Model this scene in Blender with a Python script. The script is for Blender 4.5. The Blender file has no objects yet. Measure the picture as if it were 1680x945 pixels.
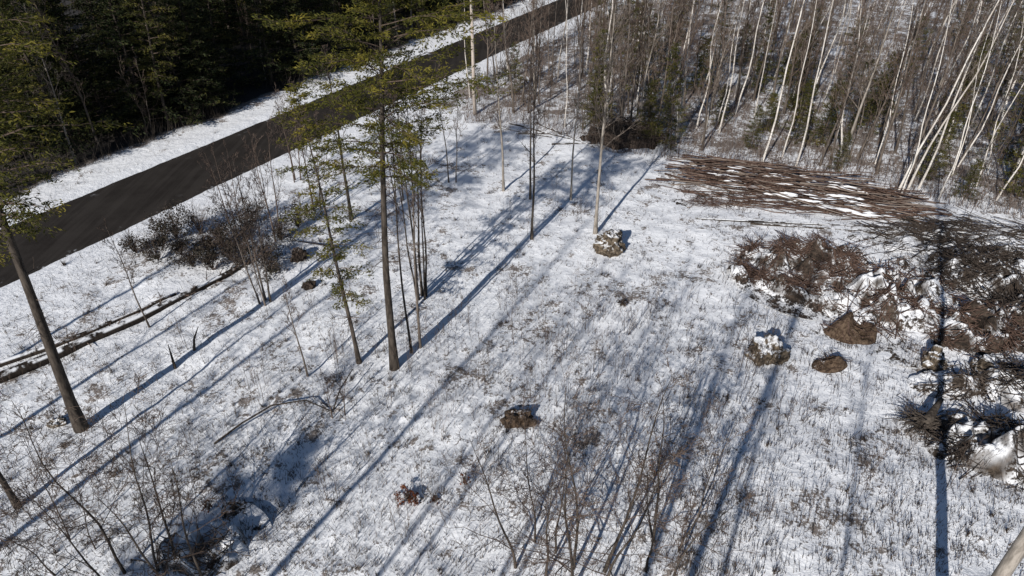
import bpy, math, random
import numpy as np
from mathutils import Vector, noise
random.seed(11); rng = np.random.default_rng(11)
S = bpy.context.scene; COL = S.collection
R = math.radians
HC = 20.0; TH = R(34); F = 1120.0; CT, ST = math.cos(TH), math.sin(TH)
SUNAZ = R(27); SUNEL = R(27)

def G(px, py):                       # photograph pixel -> place on the ground
    a = (px-840)/F; b = (py-472.5)/F
    d = ST+b*CT
    return (HC*a/d, HC*(CT-b*ST)/d)
def proj(x, y, z):
    d = y*CT+(HC-z)*ST
    if d < .1: return (-9999, -9999)
    return (840+F*x/d, 472.5-F*(y*ST+(z-HC)*CT)/d)
def ns(x, y, z=0.0): return noise.noise(Vector((x, y, z)))
def sstep(a, b, x):
    t = min(1, max(0, (x-a)/(b-a))); return t*t*(3-2*t)

# ------------------------------------------------------------------ terrain
C0 = (-28.5, 33.2); RD = (.491, .871); RN = (-.871, .491)
def road_s(x, y): return (x-C0[0])*RN[0]+(y-C0[1])*RN[1]
EDGE = [G(860, 195), G(1000, 240), G(1100, 252), G(1300, 272), G(1430, 292), G(1560, 330), G(1690, 350)]
def edge_y(x):
    if x <= EDGE[0][0]: return EDGE[0][1]
    for (x0, y0), (x1, y1) in zip(EDGE, EDGE[1:]):
        if x <= x1: return y0+(y1-y0)*(x-x0)/(x1-x0)
    return EDGE[-1][1]
HOLX, HOLY = G(425, 830)
def hgt(x, y):
    s = abs(road_s(x, y))
    k = sstep(3.2, 9, s)
    far = 1.0 if y < 70 else .4
    h = k*(.30*ns(x*.07, y*.07)+.12*ns(x*.3, y*.3, 4))
    h += min(1, k+.25)*far*(.065*ns(x*.9, y*.9, 8)+.036*ns(x*2.3, y*2.3, 2))
    h -= .45*math.exp(-(((x-HOLX)/1.3)**2+((y-HOLY)/1.0)**2))
    e = .10*ns(x*.5, y*.5, 6)+.10*ns(x*1.7, y*1.7, 1)
    r = sstep(2.95, 3.55, s+e)
    berm = .12*math.exp(-((s-4.1)/.5)**2)
    return (h+.10+berm)*r-.09*(1-r)

# ------------------------------------------------------------------ tagging
def tag(o, label=None, cat=None, group=None, kind=None):
    if label: o['label'] = label
    if cat: o['category'] = cat
    if group: o['group'] = group
    if kind: o['kind'] = kind
    return o
def empty(name, loc, label, cat, group=None, rz=0):
    o = bpy.data.objects.new(name, None); COL.objects.link(o)
    o.empty_display_size = .3
    o.location = loc; o.rotation_euler = (0, 0, rz)
    return tag(o, label, cat, group)
def copy_thing(root, kids, loc, rz, sc, label=None, group=None, tilt=(0, 0)):
    r = root.copy(); COL.objects.link(r)
    r.location = loc; r.rotation_euler = (tilt[0], tilt[1], rz); r.scale = sc
    if label: r['label'] = label
    if group: r['group'] = group
    for ch in kids:
        c = ch.copy(); COL.objects.link(c); c.parent = r
    return r

# ------------------------------------------------------------------ mesh builder
class MB:
    def __init__(s): s.v = []; s.f = []
    def tube(s, pts, rad, n=3, cap=False):
        b0 = len(s.v); m = len(pts)
        ref = Vector((.31, .93, .2))
        for i in range(m):
            t = (pts[min(i+1, m-1)]-pts[max(i-1, 0)])
            if t.length < 1e-6: t = Vector((0, 0, 1))
            t.normalize()
            a = t.cross(ref)
            if a.length < .05: a = t.cross(Vector((1, 0, 0)))
            a.normalize(); b = t.cross(a)
            p = pts[i]; r = rad[i]
            for k in range(n):
                w = 2*math.pi*k/n
                q = p+a*(r*math.cos(w))+b*(r*math.sin(w))
                s.v.append((q.x, q.y, q.z))
        for i in range(m-1):
            for k in range(n):
                k2 = (k+1) % n
                s.f.append((b0+i*n+k, b0+i*n+k2, b0+(i+1)*n+k2, b0+(i+1)*n+k))
        if cap:
            s.f.append(tuple(b0+k for k in range(n))[::-1])
            s.f.append(tuple(b0+(m-1)*n+k for k in range(n)))
    def leaves(s, P, D, L, W):
        P = np.asarray(P); D = np.asarray(D); n = len(P)
        if n == 0: return
        D = D/np.maximum(np.linalg.norm(D, axis=1, keepdims=True), 1e-6)
        X = np.cross(D, rng.normal(size=(n, 3))); X /= np.maximum(np.linalg.norm(X, axis=1, keepdims=True), 1e-6)
        l = (L*rng.uniform(.6, 1.3, (n, 1)))/2; w = (W*rng.uniform(.6, 1.3, (n, 1)))/2
        V = np.stack([P-D*l, P+X*w, P+D*l, P-X*w], 1).reshape(-1, 3)
        b0 = len(s.v); s.v.extend(map(tuple, V.tolist()))
        s.f.extend([(b0+4*i, b0+4*i+1, b0+4*i+2, b0+4*i+3) for i in range(n)])
    def build(s, name, mat, parent=None, smooth=False):
        me = bpy.data.meshes.new(name); me.from_pydata(s.v, [], s.f)
        me.materials.append(mat)
        if smooth: me.polygons.foreach_set('use_smooth', [True]*len(me.polygons))
        me.update()
        o = bpy.data.objects.new(name, me); COL.objects.link(o)
        if parent: o.parent = parent
        return o

# ------------------------------------------------------------------ materials
class NT:
    def __init__(s, name):
        s.m = bpy.data.materials.new(name); s.m.use_nodes = True
        s.t = s.m.node_tree; s.b = s.t.nodes['Principled BSDF']
        s.b.inputs['Specular IOR Level'].default_value = .15
        s.b.inputs['Roughness'].default_value = .85
        s.geo = s.t.nodes.new('ShaderNodeNewGeometry')
    def set(s, sock, v):
        if isinstance(v, bpy.types.NodeSocket): s.t.links.new(v, sock)
        else: sock.default_value = v
    def noise(s, scale, detail=3, vec=None, rough=.6, stretch=None):
        n = s.t.nodes.new('ShaderNodeTexNoise'); n.inputs['Scale'].default_value = scale
        n.inputs['Detail'].default_value = detail; n.inputs['Roughness'].default_value = rough
        v = vec if vec is not None else s.geo.outputs['Position']
        if stretch:
            mp = s.t.nodes.new('ShaderNodeMapping'); mp.inputs['Scale'].default_value = stretch[:3]
            if len(stretch) > 3: mp.inputs['Rotation'].default_value = (0, 0, stretch[3])
            s.t.links.new(v, mp.inputs['Vector']); v = mp.outputs[0]
        s.t.links.new(v, n.inputs['Vector'])
        return n.outputs['Fac']
    def math(s, op, a, b=0.0, clamp=False):
        n = s.t.nodes.new('ShaderNodeMath'); n.operation = op; n.use_clamp = clamp
        s.set(n.inputs[0], a); s.set(n.inputs[1], b); return n.outputs[0]
    def rng(s, v, a, b, c=0.0, d=1.0):
        n = s.t.nodes.new('ShaderNodeMapRange'); n.interpolation_type = 'SMOOTHSTEP'
        s.set(n.inputs['Value'], v)
        for k, x in (('From Min', a), ('From Max', b), ('To Min', c), ('To Max', d)): s.set(n.inputs[k], x)
        return n.outputs[0]
    def mix(s, f, a, b):
        n = s.t.nodes.new('ShaderNodeMix'); n.data_type = 'RGBA'
        s.set(n.inputs['Factor'], f)
        for k, c in ((6, a), (7, b)):
            s.set(n.inputs[k], c if isinstance(c, bpy.types.NodeSocket) else (*c, 1))
        return n.outputs[2]
    def attr(s, name):
        n = s.t.nodes.new('ShaderNodeAttribute'); n.attribute_name = name; return n.outputs['Fac']
    def nz(s):
        n = s.t.nodes.new('ShaderNodeSeparateXYZ'); s.t.links.new(s.geo.outputs['Normal'], n.inputs[0]); return n.outputs[2]
    def color(s, c): s.set(s.b.inputs['Base Color'], c if isinstance(c, bpy.types.NodeSocket) else (*c, 1)); return s
    def bump(s, h, strength=.5, dist=.05):
        n = s.t.nodes.new('ShaderNodeBump'); n.inputs['Strength'].default_value = strength; n.inputs['Distance'].default_value = dist
        s.t.links.new(h, n.inputs['Height']); s.t.links.new(n.outputs[0], s.b.inputs['Normal'])
    def rand(s):
        n = s.t.nodes.new('ShaderNodeObjectInfo'); return n.outputs['Random']

SNOW = (.87, .88, .91)
def mat_ground():
    t = NT('snow_ground')
    lit = t.attr('litter')
    n1 = t.noise(.30, 4); n2 = t.noise(2.6, 6, rough=.70); n3 = t.noise(8, 6, rough=.80); n4 = t.noise(1.1, 4)
    v = t.math('ADD', t.math('MULTIPLY', n2, .40), t.math('MULTIPLY', n3, .60))
    v = t.math('ADD', v, t.math('MULTIPLY', t.math('SUBTRACT', n1, .5), .48))
    v = t.math('ADD', v, t.math('MULTIPLY', t.math('SUBTRACT', n4, .5), .38))
    v = t.math('ADD', v, t.math('MULTIPLY', lit, .30))
    fac = t.rng(v, .56, .605)
    fac = t.math('MAXIMUM', t.math('MULTIPLY', fac, .90), t.math('MULTIPLY', t.rng(t.math('ADD', lit, t.math('MULTIPLY', t.math('SUBTRACT', n2, .5), .9)), .50, .72), .97))
    brown = t.mix(t.rng(n3, .45, .7), (.20, .155, .125), (.040, .030, .023))
    brown = t.mix(t.rng(lit, .5, .8), brown, t.mix(t.rng(n3, .35, .65), (.010, .008, .006), (.040, .030, .023)))
    snow = t.mix(t.rng(n2, .3, .7), (.83, .845, .88), (.91, .92, .95))
    t.color(t.mix(fac, snow, brown))
    h = t.math('ADD', t.math('MULTIPLY', n2, 1.0), t.math('MULTIPLY', n3, .10))
    h = t.math('ADD', h, t.math('MULTIPLY', n4, 1.0))
    t.bump(h, .8, .10)
    return t.m
def mat_road():
    t = NT('asphalt')
    n = t.noise(.5, 5, stretch=(1, 1, 1)); n2 = t.noise(14, 4)
    lane = t.noise(.9, 3, stretch=(2.2, .12, 1, math.atan2(RD[1], RD[0])-math.pi/2))
    c = t.mix(t.rng(n, .35, .65), (.021, .018, .0165), (.031, .027, .0245))
    c = t.mix(t.rng(lane, .42, .62, 0, .4), c, (.052, .046, .042))
    c = t.mix(t.rng(n2, .4, .7, 0, .3), c, (.055, .049, .045))
    sn = t.math('MULTIPLY', t.rng(t.noise(1.3, 6), .60, .68), t.attr('edge'))
    t.color(t.mix(sn, c, (.45, .46, .48)))
    t.b.inputs['Roughness'].default_value = .95; t.b.inputs['Specular IOR Level'].default_value = .05
    t.bump(n2, .3, .01)
    return t.m
def mat_bark(name, c1, c2, scale=3, snow=0.0, alt=None):
    t = NT(name)
    tc = t.t.nodes.new('ShaderNodeTexCoord').outputs['Object']
    n = t.noise(scale, 4, vec=tc, stretch=(3, 3, .7)); c = t.mix(t.rng(n, .32, .68), c1, c2)
    r = t.rand()
    if alt: c = t.mix(t.rng(r, .60, .98, 0, .8), c, alt)
    c = t.mix(t.rng(r, .45, .0, 0, .6), c, tuple(x*.5 for x in c1))
    if snow:
        m = t.math('MULTIPLY', t.rng(t.nz(), .45, .8), t.rng(t.noise(1.6, 4), .5-snow*.3, .62-snow*.3))
        c = t.mix(m, c, SNOW)
    t.color(c); t.bump(n, .5, .02)
    return t.m
def mat_birch():
    t = NT('birch_bark')
    tc = t.t.nodes.new('ShaderNodeTexCoord').outputs['Object']
    n = t.noise(2.0, 4, vec=tc, stretch=(2, 2, 9)); n2 = t.noise(.7, 3, vec=tc)
    c = t.mix(t.rng(n2, .35, .65), (.84, .80, .75), (.56, .51, .46))
    c = t.mix(t.rng(n, .59, .66), c, (.07, .06, .055))
    c = t.mix(t.math('MULTIPLY', t.rand(), .5), c, (.24, .20, .175))
    t.color(c); return t.m
def mat_leaf(name, c1, c2, c3, rough=.7, tl=.22):
    t = NT(name)
    isl = t.geo.outputs['Random Per Island']
    tc = t.t.nodes.new('ShaderNodeTexCoord').outputs['Object']
    n = t.noise(.9, 3, vec=tc)
    c = t.mix(isl, c1, c2); c = t.mix(t.rng(n, .48, .68), c, c3)
    c = t.mix(t.math('MULTIPLY', t.rand(), .4), c, tuple(x*.5 for x in c1))
    t.color(c); t.b.inputs['Roughness'].default_value = rough
    if tl:
        tr = t.t.nodes.new('ShaderNodeBsdfTranslucent'); t.t.links.new(c, tr.inputs['Color'])
        mx = t.t.nodes.new('ShaderNodeMixShader'); mx.inputs[0].default_value = tl
        out = [x for x in t.t.nodes if x.type == 'OUTPUT_MATERIAL'][0]
        t.t.links.new(t.b.outputs[0], mx.inputs[1]); t.t.links.new(tr.outputs[0], mx.inputs[2]); t.t.links.new(mx.outputs[0], out.inputs[0])
    return t.m
def mat_snowy(name, c1, c2, lo=.35, hi=.7, amt=.5, sc=2.5, bd=.12):
    t = NT(name)
    n = t.noise(sc*2.4, 5); n2 = t.noise(sc*.6, 5); n3 = t.noise(sc*5, 5, rough=.7)
    c = t.mix(t.rng(n, .35, .65), c1, c2)
    a = .5-(amt-.5)*.5
    m = t.math('MULTIPLY', t.rng(t.nz(), lo, hi), t.rng(t.math('ADD', t.math('MULTIPLY', n2, .6), t.math('MULTIPLY', n3, .4)), a-.03, a+.03))
    t.color(t.mix(m, c, SNOW))
    t.bump(t.math('ADD', n, n3), .8, bd)
    return t.m
M = dict(
    ground=mat_ground(), road=mat_road(), birch=mat_birch(),
    bark=mat_bark('grey_brown_bark', (.070, .056, .046), (.18, .15, .128)),
    twig=mat_bark('brown_twigs', (.066, .046, .037), (.150, .112, .090)),
    darkbark=mat_bark('dark_bark', (.030, .024, .020), (.095, .078, .064)),
    pale=mat_bark('pale_grey_bark', (.18, .158, .135), (.36, .32, .28)),
    log=mat_bark('log_bark', (.045, .026, .020), (.155, .104, .082), alt=(.24, .20, .17)),
    oldlog=mat_bark('old_log_bark', (.020, .015, .012), (.065, .051, .041), snow=.20),
    redtwig=mat_bark('reddish_brush', (.036, .021, .016), (.13, .085, .066)),
    greytwig=mat_bark('grey_brush', (.026, .020, .017), (.12, .095, .078)),
    olive=mat_leaf('olive_needles', (.036, .042, .009), (.115, .108, .018), (.21, .175, .028), tl=.18),
    spruce=mat_leaf('dark_spruce_needles', (.009, .014, .006), (.030, .038, .012), (.070, .068, .017), tl=0),
    young=mat_leaf('young_conifer_needles', (.026, .032, .008), (.085, .083, .018), (.16, .135, .026), tl=.15),
    rust=mat_leaf('rust_leaves', (.10, .030, .014), (.20, .07, .03), (.13, .05, .03)),
    dull=mat_leaf('dull_brown_leaves', (.022, .018, .014), (.066, .054, .042), (.045, .043, .028), tl=0),
    grass=mat_leaf('dry_grass', (.032, .023, .017), (.10, .072, .050), (.06, .045, .033), tl=0),
    mound=mat_snowy('snowy_mound', (.030, .023, .018), (.095, .073, .056), .30, .70, .56, 1.6),
    darkmound=mat_snowy('dark_snowy_mound', (.022, .017, .014), (.075, .056, .043), .40, .80, .50, 1.8),
    soil=mat_snowy('soil_mound', (.050, .032, .021), (.15, .105, .072), .7, .98, .30, 2.4),
    rock=mat_snowy('rooty_earth', (.040, .031, .023), (.19, .15, .108), .40, .85, .52, 2.4),
    darkrock=mat_snowy('dark_rooty_earth', (.016, .012, .010), (.07, .052, .042), .7, .95, .3, 2.6),
    pole=mat_bark('weathered_pole', (.34, .29, .25), (.46, .40, .35)),
    metal=NT('grey_metal').color((.25, .26, .27)).m,
    ceramic=NT('brown_ceramic').color((.12, .09, .08)).m,
)

# ------------------------------------------------------------------ ground and road
def axis(segs):
    out = [segs[0][0]]
    for a, b, st in segs:
        x = out[-1]
        while x < b-1e-6:
            x = min(b, x+st); out.append(x)
    return out
XS = axis([(-420, -220, 20), (-220, -100, 6), (-100, -45, 1.6), (-45, -22, .35), (-22, 24, .17), (24, 40, .35), (40, 100, 1.5), (100, 220, 6), (220, 420, 20)])
YS = axis([(-220, -60, 10), (-60, 8, 1.5), (8, 12, .4), (12, 27, .14), (27, 42, .2), (42, 64, .32), (64, 110, .6), (110, 220, 4), (220, 620, 20)])
def litter(x, y):
    s = road_s(x, y)
    v = 0
    if s > 5.5: v = max(v, 1.0*sstep(6.6, 8.6, s+1.4*ns(x*.3, y*.3, 3)))
    ey = edge_y(x)
    if s < -5: v = max(v, .36*sstep(-1, 4, y-ey+2*ns(x*.2, y*.2, 5)))
    if abs(s) < 6.4: v = -.30*sstep(6.2, 4.5, abs(s)) if abs(s) > 3.0 else .2
    v += .12*max(0, ns(x*.15, y*.15, 9))
    return v
nx, ny = len(XS), len(YS)
verts = []; lit = []
for y in YS:
    for x in XS:
        verts.append((x, y, hgt(x, y))); lit.append(litter(x, y))
faces = [(j*nx+i, j*nx+i+1, (j+1)*nx+i+1, (j+1)*nx+i) for j in range(ny-1) for i in range(nx-1)]
gm = MB(); gm.v = verts; gm.f = faces
go = gm.build('ground', M['ground'], smooth=True); tag(go, 'snow covered clearing speckled with dry grass', 'ground', kind='structure')
at = go.data.attributes.new('litter', 'FLOAT', 'POINT'); at.data.foreach_set('value', lit)

rm = MB(); ed = []
tt = axis([(-60, 200, 1.5)])
for t_ in tt:
    for k in range(13):
        w = -3.9+7.8*k/12
        rm.v.append((C0[0]+RD[0]*t_+RN[0]*w, C0[1]+RD[1]*t_+RN[1]*w, .012-.0035*abs(w)))
        ed.append(sstep(2.5, 3.2, abs(w)))
for j in range(len(tt)-1):
    for k in range(12):
        rm.f.append((j*13+k, j*13+k+1, (j+1)*13+k+1, (j+1)*13+k)[::-1])
ro = rm.build('road', M['road'], smooth=True); tag(ro, 'dark asphalt road running diagonally past the lot', 'road', kind='structure')
at = ro.data.attributes.new('edge', 'FLOAT', 'POINT'); at.data.foreach_set('value', ed)

# ------------------------------------------------------------------ trees
def V3(x, y, z): return Vector((x, y, z))
def rv(s=1): return Vector((random.gauss(0, s), random.gauss(0, s), random.gauss(0, s)))
def stem(h, r, lean=(0, 0), wob=.12, n=10, top=.12, base=(0, 0), flare=1.35):
    ph = random.random()*100
    pts = []; rad = []
    for i in range(n+1):
        t = i/n
        w = wob*h*.12
        pts.append(V3(base[0]+lean[0]*t**1.2+w*ns(t*2.2, ph)*min(1, t*4), base[1]+lean[1]*t**1.2+w*ns(t*2.2, ph, 7)*min(1, t*4), h*t-.15*(i == 0)))
        rad.append(r*((1-t)*(1-top)+top)*(flare if i == 0 else 1))
    return pts, rad
def along(pts, rad, t):
    f = t*(len(pts)-1); i = min(int(f), len(pts)-2); k = f-i
    return pts[i].lerp(pts[i+1], k), rad[i]*(1-k)+rad[i+1]*k, (pts[i+1]-pts[i]).normalized()
def grow(mb, p, d, L, r, depth, up=.25, kink=.25, rmin=.006, nsub=5, n=3):
    k = 5 if depth > 0 else 3
    pts = [p.copy()]; rad = [r]; q = p.copy(); dd = d.copy()
    for i in range(k):
        dd = (dd+rv(kink*.5)+Vector((0, 0, up*.35))).normalized()
        q = q+dd*(L/k); pts.append(q.copy()); rad.append(max(rmin*.7, r*(1-(i+1)/k*.85)))
    mb.tube(pts, rad, n)
    if depth > 0:
        for j in range(nsub):
            t = random.uniform(.22, .97)
            a, rr, tg = along(pts, rad, t)
            side = tg.cross(rv()).normalized()
            nd = (tg*.75+side*random.uniform(.5, .95)).normalized()
            grow(mb, a, nd, L*random.uniform(.28, .5)*(1.2-t*.6), max(rmin, rr*.6), depth-1, up, kink, rmin, max(3, nsub-1), 3)
def branches(mb, pts, rad, z0, nb, Lb, ang=.9, up=.3, depth=2, rmin=.008, nsub=5, kink=.25):
    for i in range(nb):
        t = z0+(1-z0)*((i+random.random())/nb)**.9
        t = min(t, .99)
        p, r, tg = along(pts, rad, t)
        az = random.random()*6.283+i*2.4
        u = V3(math.cos(az), math.sin(az), 0)
        d = (u*ang+tg*(1.0)).normalized()
        grow(mb, p, d, Lb*(1.15-.75*(t-z0)/(1-z0))*random.uniform(.7, 1.2), max(rmin, r*.5), depth, up, kink, rmin, nsub)

def bare_tree(loc, label, h, r, nb=16, z0=.4, Lb=2.4, lean=(0, 0), bark='bark', twigm='twig', ang=.9, up=.3, depth=2, group=None, rmin=.009, name='bare_tree', stems=1, spread=.4, cat='tree', nsub=5, wob=.14, tn=7, top=.12, kink=.25):
    root = empty(name, loc, label, cat, group)
    kids = []
    cm = MB()
    for k in range(stems):
        if stems > 1:
            az = k*6.283/stems+random.random()*.8; b = (spread*.5*math.cos(az), spread*.5*math.sin(az))
            ln = (lean[0]+spread*h*.16*math.cos(az)*random.uniform(.3, 1.2), lean[1]+spread*h*.16*math.sin(az)*random.uniform(.3, 1.2)); hh = h*random.uniform(.72, 1); rr = r*random.uniform(.65, 1)
        else: b = (0, 0); ln = lean; hh = h; rr = r
        pts, rad = stem(hh, rr, ln, wob, 10, top, b)
        tm = MB(); tm.tube(pts, rad, tn); kids.append(tm.build('trunk', M[bark], root, smooth=True))
        branches(cm, pts, rad, z0, max(3, nb//(1 if stems == 1 else 2)), Lb, ang, up, depth, rmin, nsub, kink)
    kids.append(cm.build('crown', M[twigm], root))
    return root, kids

def conifer(loc, label, h, r, z0, Rmax, nb, ntw, nl, leaf=(.22, .05), prof='cone', foliage='olive', bark='darkbark', droop=.12, lean=(0, 0), group=None, name='conifer_tree', jit=.10, gap=.0, dead=6, upt=.1):
    root = empty(name, loc, label, 'tree', group)
    pts, rad = stem(h, r, lean, .10, 12, .06)
    tm = MB(); tm.tube(pts, rad, 8); tr = tm.build('trunk', M[bark], root, smooth=True)
    bm = MB(); P = []; D = []
    for i in range(nb):
        f = (i+random.random())/nb
        t = z0+(1-z0)*f
        p, rr, tg = along(pts, rad, min(t, .985))
        if prof == 'cone': Rl = Rmax*(1-f)**.85+.25
        elif prof == 'pine': Rl = Rmax*(math.sin(min(1, f*1.25+.12)*math.pi*.5)**.8)*(1-f**2.6)+.4
        else: Rl = Rmax*(.55+.45*math.sin(f*math.pi))*(1-f**4)+.2
        Rl *= random.uniform(.5, 1.2)
        if random.random() < gap: Rl *= .4
        az = i*2.399+random.uniform(-.5, .5)
        u = V3(math.cos(az), math.sin(az), 0)
        k = 5; bp = [p]; brr = [max(.012, rr*.35)]
        q = p.copy(); el = upt+.5*f
        for j in range(k):
            q = q+(u+Vector((0, 0, el-droop*j*.6))+rv(.10)).normalized()*(Rl/k); bp.append(q.copy()); brr.append(max(.006, brr[0]*(1-(j+1)/k*.85)))
        bm.tube(bp, brr, 3)
        for j in range(ntw):
            s = .18+.82*(j+random.random())/ntw
            a, _, bt = along(bp, brr, s)
            side = bt.cross(Vector((0, 0, 1))).normalized()*(1 if j % 2 else -1)
            td = (bt*.8+side*random.uniform(.4, 1)+Vector((0, 0, random.uniform(-.25, .15)))).normalized()
            tl = Rl*random.uniform(.16, .34)*(1.15-s*.5)+.12
            e = a+td*tl
            bm.tube([a, e], [.009, .005], 3)
            m = max(3, int(nl*tl/(Rmax*.28)))
            ts = rng.uniform(0.15, 1.1, m)[:, None]
            aa = np.array(a)[None, :]; dd = np.array(td)[None, :]
            P.append(aa+dd*ts*tl+rng.normal(size=(m, 3))*jit*np.array([1, 1, .6])); D.append(dd+rng.normal(size=(m, 3))*.55)
    for i in range(dead):
        t = random.uniform(.25, z0) if z0 > .27 else .2
        p, rr, tg = along(pts, rad, t)
        grow(bm, p, V3(random.gauss(0, 1), random.gauss(0, 1), -.1).normalized(), random.uniform(.4, 1.3), .016, 1, 0, .3, .006, 3)
    cr = bm.build('branches', M['twig'], root)
    lm = MB(); lm.leaves(np.concatenate(P), np.concatenate(D), *leaf)
    lf = lm.build('needles', M[foliage], root)
    return root, [tr, cr, lf]
def gl(px, py):
    x, y = G(px, py); return (x, y, hgt(x, y))

placed = []
def mark(l): placed.append((l[0], l[1]))
# --- prominent single trees
l = gl(648, 612); mark(l)
conifer(l, 'tall pine with thick grey trunk in the middle of the lot, spreading olive crown above', 19.5, .18, .46, 4.2, 104, 11, 66, (.155, .041), 'pine', 'olive', 'darkbark', .12, (1.1, .5), name='pine_tree', gap=.15, dead=36, jit=.085)
l = gl(133, 702); mark(l)
conifer(l, 'large pine trunk at the left side with its crown leaving the frame', 19, .22, .47, 4.5, 84, 10, 58, (.17, .045), 'pine', 'olive', 'darkbark', .20, (1.5, .4), name='pine_tree', gap=.18, dead=14, jit=.09)
l = gl(590, 600); mark(l)
conifer(l, 'slender hemlock with sparse green sprays just left of the central pine', 12.5, .10, .26, 1.4, 72, 6, 22, (.15, .042), 'col', 'olive', 'darkbark', .15, (-.7, .2), name='hemlock_tree', gap=.3, dead=12, jit=.07)
near = [
 # px,py,h,r,nb,z0,Lb,lean,bark,stems,label
 (676, 586, 12, .060, 14, .45, 1.5, (.1, .3), 'darkbark', 1, 'thin dark stem standing right beside the central pine, left of a pair'),
 (690, 578, 12.5, .065, 14, .45, 1.5, (.4, .3), 'bark', 1, 'thin dark stem right of the central pine, right one of the pair'),
 (692, 492, 12, .075, 26, .40, 1.6, (.2, .2), 'darkbark', 5, 'clump of five slim stems rising together behind the central pine'),
 (872, 396, 11.5, .075, 26, .42, 1.7, (.1, .2), 'darkbark', 1, 'straight dark bare tree with a long thin shadow in the upper middle of the lot'),
 (936, 332, 10.5, .07, 20, .4, 1.5, (.2, 0), 'pale', 1, 'thin pale tree between the dark straight tree and the fallen poles'),
 (826, 316, 11, .085, 30, .35, 2.2, (-.5, .3), 'pale', 1, 'pale bare tree with a fine wide crown below the utility pole'),
 (976, 388, 13.5, .105, 44, .38, 2.6, (.2, .2), 'pale', 1, 'tall pale grey bare tree next to the snowy root heap'),
 (506, 622, 4.8, .045, 12, .35, .9, (-.3, .2), 'bark', 1, 'leaning thin sapling left of the slender hemlock'),
 (436, 500, 7.8, .060, 34, .22, 1.8, (-.2, .2), 'bark', 4, 'many stemmed bare tree beside the fallen trunk near the road'),
 (246, 538, 5.5, .045, 14, .35, 1.2, (-.4, .1), 'bark', 1, 'thin sapling growing behind the long fallen trunk'),
 (30, 832, 9, .11, 14, .5, 1.8, (0, .2), 'darkbark', 1, 'small dark trunk in the lower left at the frame edge'),
 (577, 362, 10, .11, 24, .4, 1.7, (-.1, .2), 'darkbark', 1, 'dark trunk in the shade behind the hemlock near the road bank'),
 (455, 395, 7.5, .05, 26, .2, 1.7, (.1, .1), 'twig', 3, 'fine twigged bare tree behind the fallen trunk on the road bank'),
 (520, 345, 8, .06, 28, .2, 1.9, (.1, .1), 'twig', 3, 'fine twigged bare tree on the road bank left of the dark trunk'),
 (395, 400, 6, .045, 22, .2, 1.5, (-.1, .1), 'twig', 3, 'low twiggy tree above the brown shrub thicket'),
 (488, 300, 7, .05, 26, .2, 1.7, (.1, .1), 'twig', 3, 'fine twigged bare tree at the very edge of the road'),
 (742, 300, 8.5, .06, 24, .3, 1.7, (.1, .1), 'bark', 2, 'bare tree in the long shadows right of the central pine crown'),
 (655, 330, 8, .06, 26, .25, 1.8, (.1, .1), 'bark', 2, 'bare tree behind the central pine at the edge of the road bank'),
 (870, 330, 9, .075, 18, .5, 1.2, (-.1, .1), 'darkbark', 1, 'short dark tree directly behind the straight dark bare tree'),
 (557, 690, 2.2, .03, 10, .25, .8, (0, 0), 'twig', 2, 'small bare bush at the end of the arched fallen branch'),
]
for (px, py, h, r, nb, z0, Lb, ln, bk, st, lb) in near:
    l = gl(px, py); mark(l)
    bare_tree(l, lb, h, r, nb, z0, Lb, ln, bk, 'twig' if bk != 'pale' else 'bark', stems=st, spread=.5, ang=.75, up=.35, depth=2, rmin=.009, name='sapling' if h < 6 else 'bare_tree', nsub=5)
# near shrubs at the bottom
low = [
 (880, 925, 5.8, .054, 24, .12, 2.3, 4, 'gnarled bare shrub in the bottom centre, left one of three'),
 (965, 965, 7.6, .066, 30, .15, 2.8, 4, 'tall gnarled bare shrub at the middle of the bottom edge'),
 (1085, 925, 6.2, .054, 24, .12, 2.3, 4, 'gnarled bare shrub in the bottom centre, right one of three'),
 (225, 965, 7.2, .060, 28, .22, 2.7, 3, 'bare branching tree in the bottom left corner'),
 (300, 965, 6.6, .055, 26, .22, 2.5, 3, 'bare branching tree beside the brush heap in the bottom left'),
 (120, 915, 4.8, .035, 20, .2, 1.9, 3, 'low bare shrub in the snow at the far bottom left'),
]
for (px, py, h, r, nb, z0, Lb, st, lb) in low:
    l = gl(px, py); mark(l)
    bare_tree(l, lb, h, r, nb, z0, Lb, (random.uniform(-.4, .4), .3), 'darkbark', 'twig', stems=st, spread=1.4, ang=1.4, up=.10, depth=2, rmin=.0075, name='bare_shrub', nsub=6, cat='shrub', wob=.4, kink=.45)
# pale trunk crossing the lower right corner
bare_tree((12.45, 10.35, hgt(12.45, 10.35)), 'pale poplar trunk cutting across the bottom right corner', 19, .21, 26, .55, 2.6, (.1, .1), 'pale', 'bark', name='poplar_tree', rmin=.012, top=.25)

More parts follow.
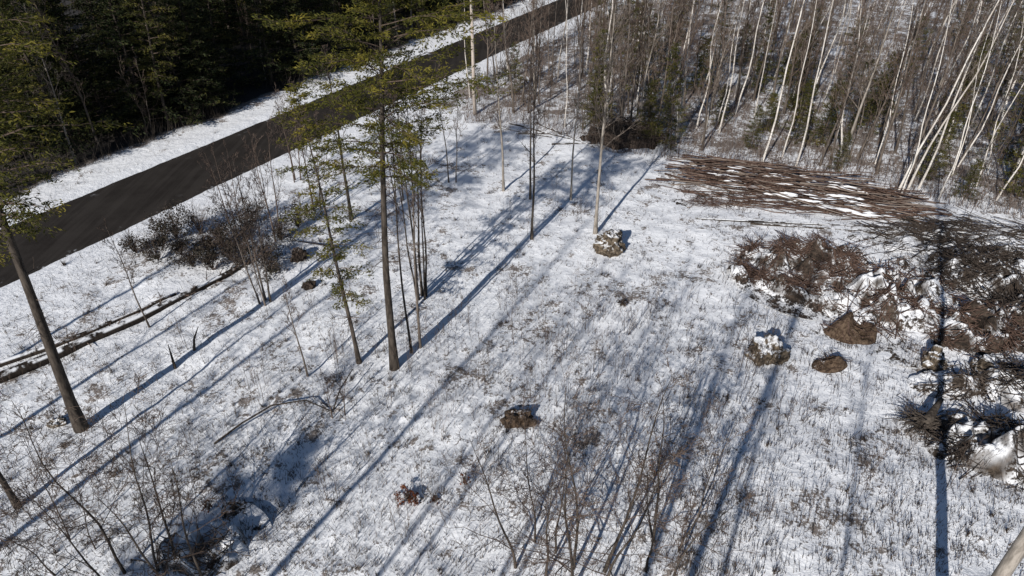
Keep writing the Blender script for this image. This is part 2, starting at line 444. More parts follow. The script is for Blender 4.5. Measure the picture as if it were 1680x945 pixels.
# --- trees behind the viewpoint that throw the long shadows over the lot
for i, (x, y, h, st, rr) in enumerate([(-15.1, -1.5, 22, 1, .17), (-12.6, -3, 20, 1, .10), (-10.8, -1, 19, 1, .09), (-9.2, -4, 21, 1, .11), (-7.6, -2, 19, 1, .09), (-3.0, -2.0, 22, 2, .22), (-1.6, -3.6, 19, 1, .12), (-5.2, -5.6, 20, 1, .09), (-21.5, 5.5, 17, 1, .17), (-24.5, 11, 15, 1, .14), (-27.5, 14.5, 15, 1, .15), (1.5, -4.6, 18, 1, .09)]):
    bare_tree((x, y, 0), 'bare tree behind the viewpoint known by its long shadow', h, rr, 20, .5, 2.0, (random.uniform(-.6, .6), 0), 'bark', 'twig', stems=st, spread=.6, group='trees behind the viewpoint', rmin=.010, top=.3, nsub=4)
conifer((-21.6, -8.2, 0), 'pine behind the viewpoint whose crown shades the brush heap', 15.5, .2, .62, 2.2, 44, 8, 16, (.34, .12), 'pine', 'spruce', 'darkbark', .1, name='pine_tree', jit=.16, dead=2, gap=.1)

# --- forest prototypes and copies
protos = {}
def proto(kind, fn):
    protos.setdefault(kind, []).append(list(fn)+[False])
HID = (0, 0, 0)
for k in range(4):
    proto('spruce', conifer(HID, 'x', 13+k, .14, .05, 2.5, 96, 7, 20, (.28, .09), 'cone', 'spruce', 'darkbark', .14, jit=.15, dead=3, name='spruce_tree'))
for k in range(3):
    proto('pine', conifer(HID, 'x', 13+k, .13, .20, 2.3, 60, 7, 20, (.24, .065), 'pine', 'young', 'darkbark', .10, jit=.14, gap=.25, dead=8, name='pine_tree'))
for k in range(3):
    proto('young', conifer(HID, 'x', 4.5+k*1.6, .06, .04, 1.35, 62, 6, 14, (.18, .05), 'cone', 'young', 'darkbark', .06, jit=.09, dead=1, name='young_fir_tree', gap=.15))
for k in range(6):
    proto('bare', bare_tree(HID, 'x', 12+k*.6, .070+.008*k, 26, .22, 2.3, (random.uniform(-1, 1), random.uniform(-.6, .6)), 'bark', 'twig', ang=.75, up=.35, rmin=.012, nsub=5, tn=6, wob=.35))
for k in range(3):
    proto('grey', bare_tree(HID, 'x', 11+k, .075+.008*k, 28, .25, 2.5, (random.uniform(-1, 1), random.uniform(-.6, .6)), 'pale', 'bark', ang=.8, up=.4, rmin=.012, nsub=5, tn=6, wob=.3))
for k in range(3):
    proto('pole', bare_tree(HID, 'x', 9+k, .045, 20, .2, 1.7, (random.uniform(-1.4, 1.4), random.uniform(-.6, .6)), 'bark', 'twig', stems=2, ang=.7, up=.4, rmin=.011, nsub=4, tn=5, wob=.45))
for k in range(6):
    proto('birch', bare_tree(HID, 'x', 13+k*.7, .048+.007*k, 16, .45, 1.5, (random.uniform(-.8, 1.6), random.uniform(-.6, .6)), 'birch', 'bark', ang=.6, up=.45, rmin=.011, name='birch_tree', nsub=4, wob=.42, tn=6, top=.22))
def plant(kind, x, y, label, group, sc=None):
    P = random.choice(protos[kind])
    s = sc or random.uniform(.75, 1.15)
    z = hgt(x, y)-.03; rz = random.random()*6.283
    tilt = (random.gauss(0, .045), random.gauss(0, .045))
    if kind == 'birch': rz = random.uniform(-1.6, 1.6); tilt = (random.gauss(0, .045), random.gauss(.02, .06))
    if not P[2]:
        r = P[0]; r.location = (x, y, z); r.rotation_euler = (*tilt, rz); r.scale = (s, s, s); r['label'] = label; r['group'] = group; P[2] = True; return r
    return copy_thing(P[0], P[1], (x, y, z), rz, (s, s, s*random.uniform(.92, 1.08)), label, group, tilt)
LB = dict(
 birch=('slim white birch in the woods beyond the log pile', 'white birches in the right hand woods'),
 bareR=('bare brown tree in the woods behind the clearing', 'bare trees in the right hand woods'),
 greyR=('bare pale grey tree in the woods behind the clearing', 'grey trees in the right hand woods'),
 poleR=('thin bare pole tree in the woods behind the clearing', 'thin pole trees in the right hand woods'),
 youngR=('small olive green fir among the birches', 'young firs in the right hand woods'),
 pineR=('olive green pine among the bare trunks behind the clearing', 'pines in the right hand woods'),
 spruceL=('dark spruce in the woods across the road', 'spruces across the road'),
 bareL=('bare brown tree in the dark woods across the road', 'bare trees across the road'),
 greyL=('bare pale grey tree in the dark woods across the road', 'grey trees across the road'),
 poleL=('thin bare pole tree in the woods across the road', 'thin pole trees across the road'),
 pineL=('olive pine in the woods across the road', 'pines across the road'),
)
def ok(x, y, dmin):
    return all((x-a)**2+(y-b)**2 > dmin*dmin for a, b in placed)
for (px, py) in [(1108, 238), (1112, 225), (1142, 215), (1250, 268), (1283, 258), (1306, 272), (1362, 262), (1378, 270), (1436, 268), (1470, 322), (1476, 326), (1486, 318), (1506, 312), (1538, 330), (1560, 292), (1205, 160), (1238, 190), (1592, 210), (1625, 245), (1168, 120), (1330, 170), (1410, 150), (1075, 130), (915, 130), (1500, 200), (1550, 240), (1655, 300), (1600, 310), (1270, 130), (1370, 120), (1450, 100), (1520, 110), (1580, 120)]:
    l = gl(px, py); mark(l); plant('birch', l[0], l[1], *LB['birch'])
for (px, py, k, sc) in [(1100, 250, 'young', 1.0), (1228, 246, 'young', .55), (1305, 235, 'young', .8), (1345, 235, 'young', 1.1), (1390, 240, 'pine', .5), (1420, 215, 'young', 1.0), (1030, 190, 'pine', .7), (1000, 165, 'pine', .65), (1045, 150, 'pine', .6), (1060, 235, 'young', .8), (1480, 160, 'pine', .55), (1625, 190, 'pine', .6), (1665, 330, 'young', 1.1), (1520, 300, 'young', .8), (975, 215, 'young', 1.0), (1370, 282, 'young', .5), (1180, 205, 'young', .7), (1640, 270, 'young', 1.2), (1675, 220, 'pine', .65), (1580, 330, 'young', .6), (1300, 180, 'young', 1.2), (1440, 190, 'young', 1.1), (1260, 215, 'young', .7), (1560, 200, 'young', 1.0), (1380, 180, 'pine', .55), (1150, 150, 'young', 1.1), (1655, 150, 'pine', .7)]:
    l = gl(px, py); mark(l); plant(k, l[0], l[1], *LB[k+'R'], sc)
PX, PY = G(779, 190); placed += [(PX, PY), (PX+.8, PY-2.5), (PX-.3, PY-4)]
def inview(x, y):
    for z in (0, 6, 13):
        p = proj(x, y, z)
        if -120 < p[0] < 1800 and -60 < p[1] < 1000: return True
    return False
n = 0; tries = 0
while n < 330 and tries < 16000:
    tries += 1
    x = random.uniform(-5, 85); y0 = edge_y(x); y = y0+.8+60*random.random()**1.7
    s = road_s(x, y)
    if s > -6.5 or not inview(x, y): continue
    if not ok(x, y, .6+.02*(y-y0)): continue
    if (x-PX)**2+(y-PY)**2 < 9: continue
    if ns(x*.16, y*.16, 20) < random.uniform(-.45, .05): continue
    u = random.random(); k = 'bare' if u < .34 else 'grey' if u < .40 else 'pole' if u < .74 else 'birch' if u < .92 else 'young' if u < .97 else 'pine'
    placed.append((x, y)); n += 1
    plant(k, x, y, *LB[k if k == 'birch' else k+'R'], random.uniform(.5, .7) if k == 'pine' else None)
n = 0; tries = 0
gx, gy = G(425, 165)
while n < 285 and tries < 14000:
    tries += 1
    t_ = random.uniform(-25, 130); s = 7.8+46*random.random()**1.9
    x = C0[0]+RD[0]*t_+RN[0]*s; y = C0[1]+RD[1]*t_+RN[1]*s
    if not inview(x, y): continue
    if not ok(x, y, 1.15): continue
    if (x-gx)**2+(y-gy)**2 < 14: continue
    u = random.random()
    k = 'spruce' if u < .50 else 'bare' if u < .64 else 'grey' if u < .74 else 'pole' if u < .84 else 'pine'
    if s < 10.5 and k == 'spruce' and u > .26: k = 'grey' if u < .36 else 'bare'
    placed.append((x, y)); n += 1
    plant(k, x, y, *LB[k+'L'])
for K in protos.values():
    for P in K:
        if not P[2]:
            for c in P[1]: bpy.data.objects.remove(c)
            bpy.data.objects.remove(P[0])

# ------------------------------------------------------------------ piles of brush, stumps, logs
def stick(mb, p, L, r, az, el, n=4, bend=.12, surf=None):
    k = 4; pts = []; rad = []
    d = V3(math.cos(az)*math.cos(el), math.sin(az)*math.cos(el), math.sin(el))
    q = p-d*(L/2)
    for i in range(k+1):
        w = V3(*q)
        if surf: w.z = max(w.z, surf(w.x, w.y)+r*.6)
        pts.append(w); rad.append(r*(1-.6*i/k)); d = (d+rv(bend*.5)).normalized(); q = q+d*(L/k)
    mb.tube(pts, rad, n, True)
def heap(px, py, rx, ry, h, nst, label, name='brush_pile', mat='mound', tw='redtwig', az0=None, azs=1.6, Ls=(.8, 2.4), rs=(.012, .035), rough=.35, el=.3, rot=0, skew=(0, 0), cover=1.0, lift=.25, clump=.35, bend=.2):
    cx, cy = G(px, py); z = hgt(cx, cy)
    root = empty(name, (cx, cy, z), label, 'brush pile')
    sd = random.random()*100
    def mh(x, y):
        c, s_ = math.cos(rot), math.sin(rot); u = (x*c+y*s_)/rx; v = (-x*s_+y*c)/ry
        d = math.hypot(u, v)*(1+.45*ns(x*.6, y*.6, sd)+.2*ns(x*1.6, y*1.6, sd))
        b = max(0, 1-d*d)
        return h*b**.8*(.75+rough*1.7*ns(x*.9, y*.9, sd)+rough*1.2*ns(x*2.1, y*2.1, sd))+.16*rough*ns(x*4.5, y*4.5, sd)*min(1, b*3)-.12*(1-min(1, b*4))-.02
    m = MB(); na, nr = 84, 36; R0 = max(rx, ry)*1.3
    m.v.append((0, 0, mh(0, 0)))
    for i in range(1, nr+1):
        for k in range(na):
            a = 6.28318*k/na; r_ = R0*i/nr
            x, y = r_*math.cos(a), r_*math.sin(a); m.v.append((x, y, mh(x, y)))
    for k in range(na): m.f.append((0, 1+k, 1+(k+1) % na))
    for i in range(nr-1):
        for k in range(na):
            a = 1+i*na+k; b = 1+i*na+(k+1) % na; m.f.append((a, a+na, b+na, b))
    m.build('mound', M[mat], root, smooth=True)
    sm = MB(); cnt = 0; tr_ = 0
    while cnt < nst and tr_ < nst*6:
        tr_ += 1
        a = random.random()*6.283; d = math.sqrt(random.random())*cover
        c, s_ = math.cos(rot), math.sin(rot); u = d*rx*math.cos(a); v = d*ry*math.sin(a)
        x = u*c-v*s_+skew[0]; y = u*s_+v*c+skew[1]
        if clump and ns(x*.75, y*.75, sd+9) < random.uniform(-.15, clump): continue
        cnt += 1
        az = (az0 if az0 is not None else random.random()*6.283)+random.gauss(0, azs)
        L = random.uniform(*Ls)*random.uniform(.5, 1); r = random.uniform(*rs)
        stick(sm, V3(x, y, mh(x, y)+random.uniform(0, lift)), L, r, az, random.gauss(0, el), 4, bend, mh)
    sm.build('branches', M[tw], root)
    return root, mh
heap(1325, 450, 3.4, 2.9, 1.3, 1100, 'big heap of reddish brush and snow in the right middle of the lot', mat='darkmound', rough=.45, skew=(-.4, .3), cover=1.0, rs=(.008, .028), clump=.2)
heap(1450, 500, 3.8, 2.6, 1.1, 380, 'snowy mound of earth and roots joined to the right of the big reddish heap', mat='mound', rough=.55, cover=1.05, clump=.25, Ls=(.6, 2.8))
heap(1392, 548, 1.3, .85, .8, 60, 'bare brown soil mound at the front of the big brush heap', 'soil_mound', 'soil', rough=.7, Ls=(.4, 1.4), clump=0)
heap(1364, 602, 1.0, .6, .28, 80, 'low patch of brown sod right of the snowy root stump', 'soil_mound', 'soil', rough=.8, Ls=(.3, 1.1), rs=(.006, .015), clump=0)
heap(1620, 458, 3.4, 2.4, 1.0, 460, 'dark pile of slash at the right edge beyond the big heap', mat='darkmound', tw='greytwig', az0=2.6, azs=.9, Ls=(1, 3.6), rough=.6, clump=.25, el=.35)
heap(1585, 545, 2.4, 1.9, 1.0, 260, 'shadowed pile of broken wood near the right edge', mat='darkmound', tw='redtwig', az0=2.4, azs=1.0, Ls=(.6, 2.6), rough=.65, clump=.25, el=.35)
heap(1672, 535, 2.0, 2.0, .9, 230, 'heap of snow and dark branches cut by the right frame edge', mat='darkmound', tw='greytwig', Ls=(.6, 2.6), rough=.65, clump=.25, el=.35)
heap(1560, 632, 1.8, 1.0, .55, 90, 'snow capped earth lump behind the splayed root stump', mat='mound', tw='greytwig', rough=.6)
heap(1632, 742, 2.3, 1.8, 1.15, 240, 'snow covered heap of roots at the right edge below the splayed stump', mat='mound', tw='greytwig', rough=.6, clump=.25)
heap(1665, 640, 1.9, 1.8, .8, 170, 'snowy rubble heap at the right frame edge', mat='mound', tw='greytwig', rough=.65, clump=.25)
heap(335, 908, 1.7, 1.0, .55, 120, 'brush heap with snow on it in the bottom left', mat='mound', tw='greytwig', rough=.8, Ls=(.5, 2.2), rs=(.008, .022), clump=.25, el=.4)
heap(1030, 232, 3.0, 1.8, 1.3, 420, 'dark brush pile at the edge of the woods behind the pale tree', mat='darkrock', tw='greytwig', rough=.6, Ls=(1, 3), clump=0)
heap(1575, 402, 5.5, 2.1, .45, 360, 'flattened slash of long grey branches right of the log pile', mat='mound', tw='greytwig', az0=-.25, azs=.55, Ls=(1.5, 5.5), rs=(.010, .034), rough=.5, el=.10, clump=.2)
heap(1180, 328, 3.4, 1.6, .12, 360, 'thin scatter of reddish twigs in front of the log pile', tw='redtwig', az0=-.3, azs=.7, Ls=(.8, 2.5), rs=(.008, .016), rough=.3, el=.15, clump=.15)

def lump(px, py, r, sz, label, name='root_stump', nroots=10, rl=(.3, .7), tw='greytwig', mat='rock', cat='stump'):
    cx, cy = G(px, py); root = empty(name, (cx, cy, hgt(cx, cy)), label, cat)
    import bmesh
    bm = bmesh.new(); bmesh.ops.create_icosphere(bm, subdivisions=5, radius=1)
    sd = random.random()*50
    for v in bm.verts:
        p = v.co.copy(); k = 1+.45*ns(p.x*1.5+sd, p.y*1.5, p.z*1.5)+.28*ns(p.x*3.5+sd, p.y*3.5, p.z*3.5)+.12*ns(p.x*9+sd, p.y*9, p.z*9)
        v.co = Vector((p.x*k*r[0], p.y*k*r[1], max(-.15, p.z*k*sz+sz*.3)))
    me = bpy.data.meshes.new('root_ball'); bm.to_mesh(me); bm.free(); me.materials.append(M[mat])
    me.polygons.foreach_set('use_smooth', [True]*len(me.polygons))
    o = bpy.data.objects.new('root_ball', me); COL.objects.link(o); o.parent = root
    rm_ = MB()
    for i in range(nroots):
        az = random.random()*6.283; u = V3(math.cos(az), math.sin(az), random.uniform(-.1, .7)).normalized()
        p = V3(u.x*r[0]*.7, u.y*r[1]*.7, abs(u.z)*sz*.8+.1)
        grow(rm_, p, u, random.uniform(*rl), random.uniform(.010, .028), 1, 0, .5, .007, 4, 5)
    rm_.build('roots', M[tw], root)
lump(1000, 412, (.75, .7), .85, 'snowy root heap at the foot of the tall pale bare tree', nroots=26)
lump(1256, 585, (.75, .65), .75, 'snow topped root stump in the open right of the clearing centre', nroots=16)
lump(850, 700, (.62, .42), .34, 'low earthy stump in the middle foreground', nroots=14, mat='soil')
lump(508, 474, (.32, .25), .28, 'small brown rock like stump near the hemlock', nroots=3, rl=(.2, .4), mat='darkrock')
lump(492, 428, (.4, .35), .45, 'dark upturned stump beside the fallen trunk tip', nroots=26, tw='greytwig', mat='darkrock')
lump(1530, 600, (.5, .42), .65, 'snow capped stump next to the right hand heaps', nroots=10)
lump(1610, 610, (.5, .5), .45, 'half buried snowy stump right of the small capped stump', nroots=8)
lump(95, 695, (.3, .25), .2, 'little stump beside the left pine trunk', nroots=4, rl=(.2, .4))
# splayed root stump
cx, cy = G(1518, 700); rt = empty('root_stump', (cx, cy, hgt(cx, cy)), 'grey stump with splayed roots at the right, left of the snowy heap', 'stump')
m = MB(); pts = [V3(.8, .8, .75), V3(.4, .4, .65), V3(0, 0, .5), V3(-.3, -.25, .35)]
m.tube(pts, [.10, .13, .2, .28], 10, True); m.build('stump_trunk', M['darkbark'], rt, smooth=True)
m = MB()
for i in range(110):
    az = random.uniform(2.0, 6.6); u = V3(math.cos(az), math.sin(az), random.uniform(-.2, .6)).normalized()
    o0 = V3(random.gauss(0, .22), random.gauss(0, .18), random.uniform(.15, .5))
    grow(m, o0, u, random.uniform(.6, 1.6), random.uniform(.018, .042), 1, -.25, .2, .008, 2, 5)
m.build('roots', M['bark'], rt)

# ---- log pile: every log a thing
ca, sa = math.cos(R(-17)), math.sin(R(-17))
pcx, pcy = G(1285, 316)
for i in range(270):
    L = random.uniform(3, 8.5)
    u = random.uniform(-5.0, 6.8)
    hw = 3.3*math.sqrt(max(.12, 1-((u+1)/8.4)**2))*(1+.3*ns(u*.5, 3.3))
    v = max(-1, min(1, random.gauss(0, .52)))*hw-.12*u*.8
    L = min(L, 14-1.2*abs(u))
    az = R(-17)+random.gauss(0, R(14 if random.random() < .35 else 7))+(v*.012)
    lay = max(0, 1-(v/3.7)**2)*max(0, 1-((u+.8)/8.4)**2)
    z = .05+1.4*lay*random.random()
    x = pcx+u*ca-v*sa; y = pcy+u*sa+v*ca
    m = MB(); r = random.uniform(.022, .065); k = 6; pp = []; rr = []
    b1, b2 = random.gauss(0, .36), random.gauss(0, .06)
    for j in range(k+1):
        t = j/k-.5; pp.append(V3(t*L, b1*math.cos(t*3.1)+.08*random.gauss(0, 1), b2*math.cos(t*3.1))); rr.append(r*(1-.6*(t+.5)))
    m.tube(pp, rr, 7, True)
    o = m.build('log', M['log'], None, smooth=False)
    o.location = (x, y, hgt(x, y)+z); o.rotation_euler = (0, random.gauss(0, .04), az+(math.pi if random.random() < .3 else 0))
    tag(o, 'long thin cut log lying in the big log pile', 'log', 'logs of the pile before the birches')
# snow lodged in the log pile
m = MB()
for i in range(80):
    u = random.uniform(-5.0, 5.8); v = random.uniform(-2.4, 2.9)-.1*u; L = random.uniform(.4, 2.0); W = random.uniform(.04, .11)
    lay = max(0, 1-(v/3.7)**2)*max(0, 1-((u+.8)/8.4)**2); zz = .10+1.05*lay*random.uniform(.5, 1)
    az = R(-17)+random.gauss(0, .16)
    base = len(m.v); na = 20; sd = random.random()*50
    x0 = pcx+u*ca-v*sa; y0 = pcy+u*sa+v*ca
    m.v.append((x0, y0, hgt(x0, y0)+zz+.07))
    for q in range(na):
        a = 6.283*q/na; k = 1+.8*ns(math.cos(a)*2.5+sd, math.sin(a)*2.5)
        dx, dy = L*.5*k*math.cos(a), W*k*math.sin(a)
        m.v.append((x0+dx*math.cos(az)-dy*math.sin(az), y0+dx*math.sin(az)+dy*math.cos(az), hgt(x0, y0)+zz-.05))
    for q in range(na): m.f.append((base, base+1+q, base+1+(q+1) % na))
tsn = NT('clean_snow').color(SNOW); 
tag(m.build('snow_patches', tsn.m, smooth=True), 'patches of snow lodged between the piled logs', 'snow', kind='stuff')

# ---- fallen logs
def fallen(pix, r0, r1, label, name='fallen_log', mat='oldlog', n=9, cat='log', group=None, zs=None, twigs=0):
    P = [V3(*gl(*p)) for p in pix]; root = empty(name, P[0], label, cat, group)
    pts = []; K = 5
    for i in range(len(P)-1):
        for j in range(K): pts.append(P[i].lerp(P[i+1], j/K))
    pts.append(P[-1]); N = len(pts)
    hs = [hgt(p.x, p.y) for p in pts]
    rad = []
    for i, p in enumerate(pts):
        t = i/(N-1); r = r0*(1-t)+r1*t; rad.append(r)
        zz = 0
        if zs: f = t*(len(zs)-1); a = min(int(f), len(zs)-2); zz = zs[a]*(1-(f-a))+zs[a+1]*(f-a)
        w = hs[max(0, i-5):i+6]
        p.z = .7*sum(w)/len(w)+.3*max(hs[i], sum(w)/len(w))+r*.6+zz
    loc = [p-Vector(root.location) for p in pts]
    m = MB(); m.tube(loc, rad, n, True); m.build('trunk', M[mat], root, smooth=True)
    if twigs:
        tm = MB()
        for i in range(twigs):
            a, rr, tg = along(loc, rad, random.uniform(.3, 1))
            grow(tm, a, (tg+rv(.7)+Vector((0, 0, .1))).normalized(), random.uniform(.3, 1.1), max(.010, rr*.2), 1, .1, .3, .007, 4)
        tm.build('branches', M['twig'], root)
fallen([(-40, 645), (90, 590), (225, 530), (372, 456), (410, 434)], .28, .13, 'long dark fallen trunk with snow on it lying along the road bank', twigs=46)
fallen([(-40, 618), (120, 562), (290, 486)], .17, .08, 'thinner fallen trunk lying against the back of the long one', twigs=16)
fallen([(352, 730), (400, 704), (450, 683), (505, 673), (548, 682)], .045, .025, 'thin arched fallen branch in the left foreground', name='fallen_branch', mat='darkbark', zs=[0, .25, .45, .35, 0], n=5, twigs=8)
fallen([(548, 680), (562, 660), (583, 632)], .035, .02, 'short bent stick behind the end of the arched branch', name='fallen_branch', mat='darkbark', zs=[0, .5, .7], n=5)
fallen([(560, 420), (485, 400)], .05, .03, 'curved dead stem reaching from the dark upturned stump', name='fallen_branch', mat='darkbark', n=5, twigs=14, zs=[.4, .1])
for i, (a, b) in enumerate([((812, 212), (905, 228)), ((835, 205), (950, 235)), ((850, 222), (960, 222)), ((880, 205), (975, 245)), ((905, 240), (1010, 238)), ((1140, 365), (1480, 380)), ((1230, 372), (1510, 392)), ((1400, 350), (1530, 372))]):
    fallen([a, b], .07, .04, ['pole on the ground nearest the utility pole', 'second long pole left of the dark brush pile', 'straight snowy pole beside the woods edge', 'slanting pole running into the dark brush pile', 'pole lying in front of the dark brush pile', 'long thin pole stretched along the front of the log pile', 'second thin pole lying in front of the log pile', 'short pole at the right end of the log pile'][i], mat='oldlog', n=7)
# standing snag
for (px, py, lx, lb) in [(287, 603, .0, 'short broken snag left of the arched branch'), (318, 575, .5, 'thin leaning snag just behind the broken one')]:
    l = gl(px, py); rt = empty('broken_snag', l, lb, 'stump'); m = MB(); m.tube([V3(0, 0, -.1), V3(lx*.3, .05, .6), V3(lx, .1, 1.3)], [.07, .05, .015], 7, True); m.build('trunk', M['darkbark'], rt)
    m = MB(); [grow(m, V3(lx*.4, .05, .7), V3(random.gauss(0, 1), random.gauss(0, 1), .6).normalized(), .5, .012, 1, .1, .3) for _ in range(3)]; m.build('branches', M['twig'], rt)

# ---- leafy shrubs
def leafy(px, py, r, h, label, mat='rust', group=None, nl=220, size=(.10, .06), ns_=12):
    l = gl(px, py); rt = empty('leafy_shrub', l, label, 'shrub', group)
    m = MB(); P = []; D = []
    for i in range(ns_):
        az = random.random()*6.283; e = V3(math.cos(az)*r*random.random(), math.sin(az)*r*random.random(), h*random.uniform(.6, 1.1))
        grow(m, V3(0, 0, 0), e.normalized(), e.length, .016, 1, .1, .3, .007, 6)
    m.build('stems', M['twig'], rt)
    for _ in range(9):
        c = np.array([random.gauss(0, r*.5), random.gauss(0, r*.5), h*random.uniform(.2, .95)]); k = nl//9
        P.append(c+rng.normal(size=(k, 3))*r*.20); D.append(rng.normal(size=(k, 3)))
    P = np.concatenate(P); P[:, 2] = np.maximum(P[:, 2], .02)
    lm = MB(); lm.leaves(P, np.concatenate(D), *size); lm.build('foliage', M[mat], rt)
leafy(672, 826, .34, .4, 'rust red leafy oak sprout in the lower middle of the snow', nl=300)
leafy(713, 826, .13, .25, 'tiny rust coloured sprout right of the larger red one', nl=60)
leafy(762, 796, .22, .5, 'thin sprout with a few brown leaves above the rust sprouts', nl=50)
leafy(344, 842, .3, .6, 'rust leafed sprig above the bottom left brush heap', nl=70)
leafy(1072, 790, .4, 1.4, 'brownish sprig with few leaves in the right foreground', nl=36)
leafy(1020, 505, .3, .3, 'small tuft of brown leaves below the snowy root heap', 'dull', nl=120)
for i, (px, py, r, h) in enumerate([(225, 418, .8, 1.3), (262, 432, .8, 1.4), (292, 398, 1.0, 1.9), (330, 388, 1.0, 2.0), (318, 442, .8, 1.2), (366, 408, 1.0, 1.7), (402, 398, 1.0, 1.6), (436, 432, 1.0, 1.4), (462, 396, .9, 1.5), (350, 446, .8, 1.2), (490, 376, .8, 1.4), (395, 442, .9, 1.2), (418, 368, .9, 1.4), (270, 405, .8, 1.5), (345, 418, .9, 1.5), (445, 450, .9, 1.1), (300, 425, .8, 1.4), (380, 425, .9, 1.4)]):
    leafy(px, py, r, h, 'brownish shrub in the thicket between road and fallen trunk', 'dull', 'shrubs of the roadside thicket', nl=560, size=(.14, .07), ns_=34)

# ---- bare little shrubs dotted over the snow
sproto = []
for k in range(5):
    sproto.append(list(bare_tree(HID, 'x', 1.5+.25*k, .014, 7, .15, .6, (0, 0), 'twig', 'twig', stems=3, spread=.5, ang=.8, up=.3, depth=1, rmin=.007, name='small_bare_shrub', cat='shrub', nsub=4, tn=3))+[False])
n = 0
while n < 290:
    u = random.random()
    if u < .45: px, py = random.gauss(1120, 190), random.gauss(660, 140)
    elif u < .75: px, py = random.uniform(300, 1000), random.uniform(300, 760)
    else: px, py = random.uniform(0, 1640), random.uniform(520, 940)
    if not (-20 < px < 1660 and 300 < py < 950): continue
    x, y = G(px, py)
    if road_s(x, y) > -4.5: continue
    P = sproto[n % 5]; s = random.uniform(.4, 1.05)
    if not P[2]:
        P[2] = True; r = P[0]; r.location = (x, y, hgt(x, y)); r['label'] = 'small leafless shrub poking through the snow of the lot'; r['group'] = 'small bare shrubs on the snow'
    else: copy_thing(P[0], P[1], (x, y, hgt(x, y)), random.random()*6, (s, s, s), 'small leafless shrub poking through the snow of the lot', 'small bare shrubs on the snow')
    n += 1

# ---- dry grass and weeds: uncountable
def blades(N, sampler, hmin, hmax, w, name, label, cat, mat):
    P = []
    while len(P) < N:
        c = sampler()
        if c is None: continue
        P.append((c[0], c[1], hgt(c[0], c[1])-.02))
    P = np.array(P); n = len(P)
    h = rng.uniform(hmin, hmax, (n, 1))*rng.uniform(.5, 1, (n, 1))
    top = P+np.concatenate([rng.normal(size=(n, 2))*h*.28, h], 1)
    a = rng.uniform(0, 6.283, n); X = np.stack([np.cos(a), np.sin(a), 0*a], 1)*w
    V = np.stack([P-X, P+X, top], 1).reshape(-1, 3)
    m = MB(); m.v = list(map(tuple, V.tolist())); m.f = [(3*i, 3*i+1, 3*i+2) for i in range(n)]
    return tag(m.build(name, M[mat]), label, cat, kind='stuff')
cl = [(0, 0, .1)]
def s_field():
    if random.random() < .86:
        x, y = cl[0][0]+random.gauss(0, cl[0][2]), cl[0][1]+random.gauss(0, cl[0][2])
    else:
        px, py = random.uniform(-60, 1740), 200+760*random.random()**.8
        x, y = G(px, py); cl[0] = (x, y, random.choice([.05, .08, .15, .45]))
        d = ns(x*.22, y*.22, 3)+.6*ns(x*.7, y*.7, 5)
        if d < random.uniform(-.45, .5): cl[0] = (x, y, 1.2); return None
    s = road_s(x, y)
    if s > -4.0 and not (4.0 < s < 8): return None
    if y > edge_y(x)+3: return None
    return x, y
blades(46000, s_field, .08, .55, .012, 'dry_grass', 'dry brown grass and weed stems sticking out of the snow', 'grass', 'grass')
def s_left():
    t_ = random.uniform(-25, 120); s = 7.1+25*random.random()**1.8
    x, y = C0[0]+RD[0]*t_+RN[0]*s, C0[1]+RD[1]*t_+RN[1]*s
    if (x-gx)**2+(y-gy)**2 < 10: return None
    return x, y
def s_right():
    x = random.uniform(-4, 60)
    y = edge_y(x)+45*random.random()**1.5-1.5
    if road_s(x, y) > -6: return None
    return x, y
blades(16000, s_left, .7, 3.0, .015, 'undergrowth', 'dark leafless undergrowth in the woods across the road', 'undergrowth', 'darkbark')
blades(22000, s_right, .6, 2.8, .014, 'undergrowth', 'brown leafless undergrowth between the birches and bare trunks', 'undergrowth', 'twig')

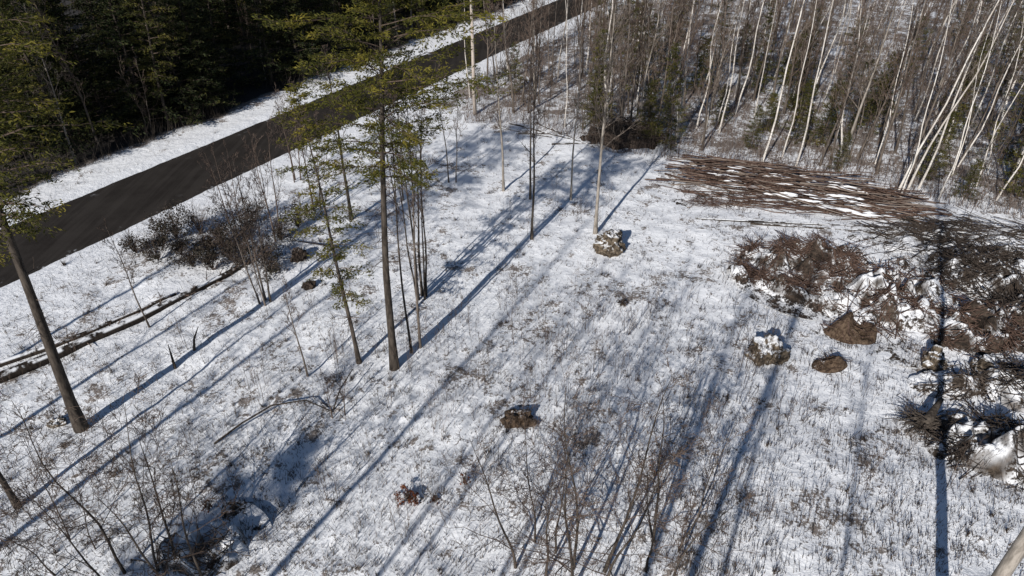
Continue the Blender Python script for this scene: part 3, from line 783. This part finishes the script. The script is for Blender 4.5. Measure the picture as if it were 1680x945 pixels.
# ---- utility pole
l = gl(779, 190); rt = empty('utility_pole', l, 'pale wooden utility pole on the bank beside the road', 'utility pole')
m = MB(); m.tube([V3(0, 0, -.3), V3(0, 0, 4), V3(0, 0, 9.0)], [.16, .14, .11], 12, True); m.build('pole', M['pole'], rt, smooth=True)
m = MB(); m.tube([V3(0, -.11, 8.4), V3(0, -.24, 8.4), V3(0, -.24, 8.75)], [.02, .02, .02], 6, True); br = m.build('bracket', M['metal'], rt)
m = MB(); m.tube([V3(0, -.24, 8.75), V3(0, -.24, 8.80), V3(0, -.24, 8.86), V3(0, -.24, 8.92)], [.05, .07, .045, .03], 10, True); m.build('insulator', M['ceramic'], rt)
m = MB(); m.tube([V3(.17, 0, 0), V3(.155, 0, 2.5)], [.025, .025], 6, True); m.build('conduit', M['metal'], rt)

# ------------------------------------------------------------------ light, sky, camera
w = bpy.data.worlds.new('World'); S.world = w; w.use_nodes = True
nt = w.node_tree; sk = nt.nodes.new('ShaderNodeTexSky'); sk.sky_type = 'NISHITA'; sk.sun_disc = False
sk.sun_elevation = SUNEL; sk.sun_rotation = math.pi+SUNAZ; sk.ozone_density = 3.5; sk.dust_density = .3
nt.links.new(sk.outputs[0], nt.nodes['Background'].inputs[0]); nt.nodes['Background'].inputs[1].default_value = .058
sl = bpy.data.lights.new('sun', 'SUN'); sl.energy = 5.0; sl.angle = R(.5); sl.color = (1, .96, .90)
so = bpy.data.objects.new('sun', sl); COL.objects.link(so)
dv = Vector((math.sin(SUNAZ)*math.cos(SUNEL), math.cos(SUNAZ)*math.cos(SUNEL), -math.sin(SUNEL)))
so.rotation_euler = dv.to_track_quat('-Z', 'Y').to_euler(); so.location = (-20, -40, 40)
cam = bpy.data.cameras.new('camera'); co = bpy.data.objects.new('camera', cam); COL.objects.link(co)
cam.lens = 24; cam.sensor_width = 36; cam.clip_end = 2000; cam.clip_start = .1
co.location = (0, 0, HC); co.rotation_euler = (math.pi/2-TH, 0, 0); S.camera = co
S.view_settings.view_transform = 'Standard'; S.view_settings.look = 'None'; S.view_settings.exposure = 0
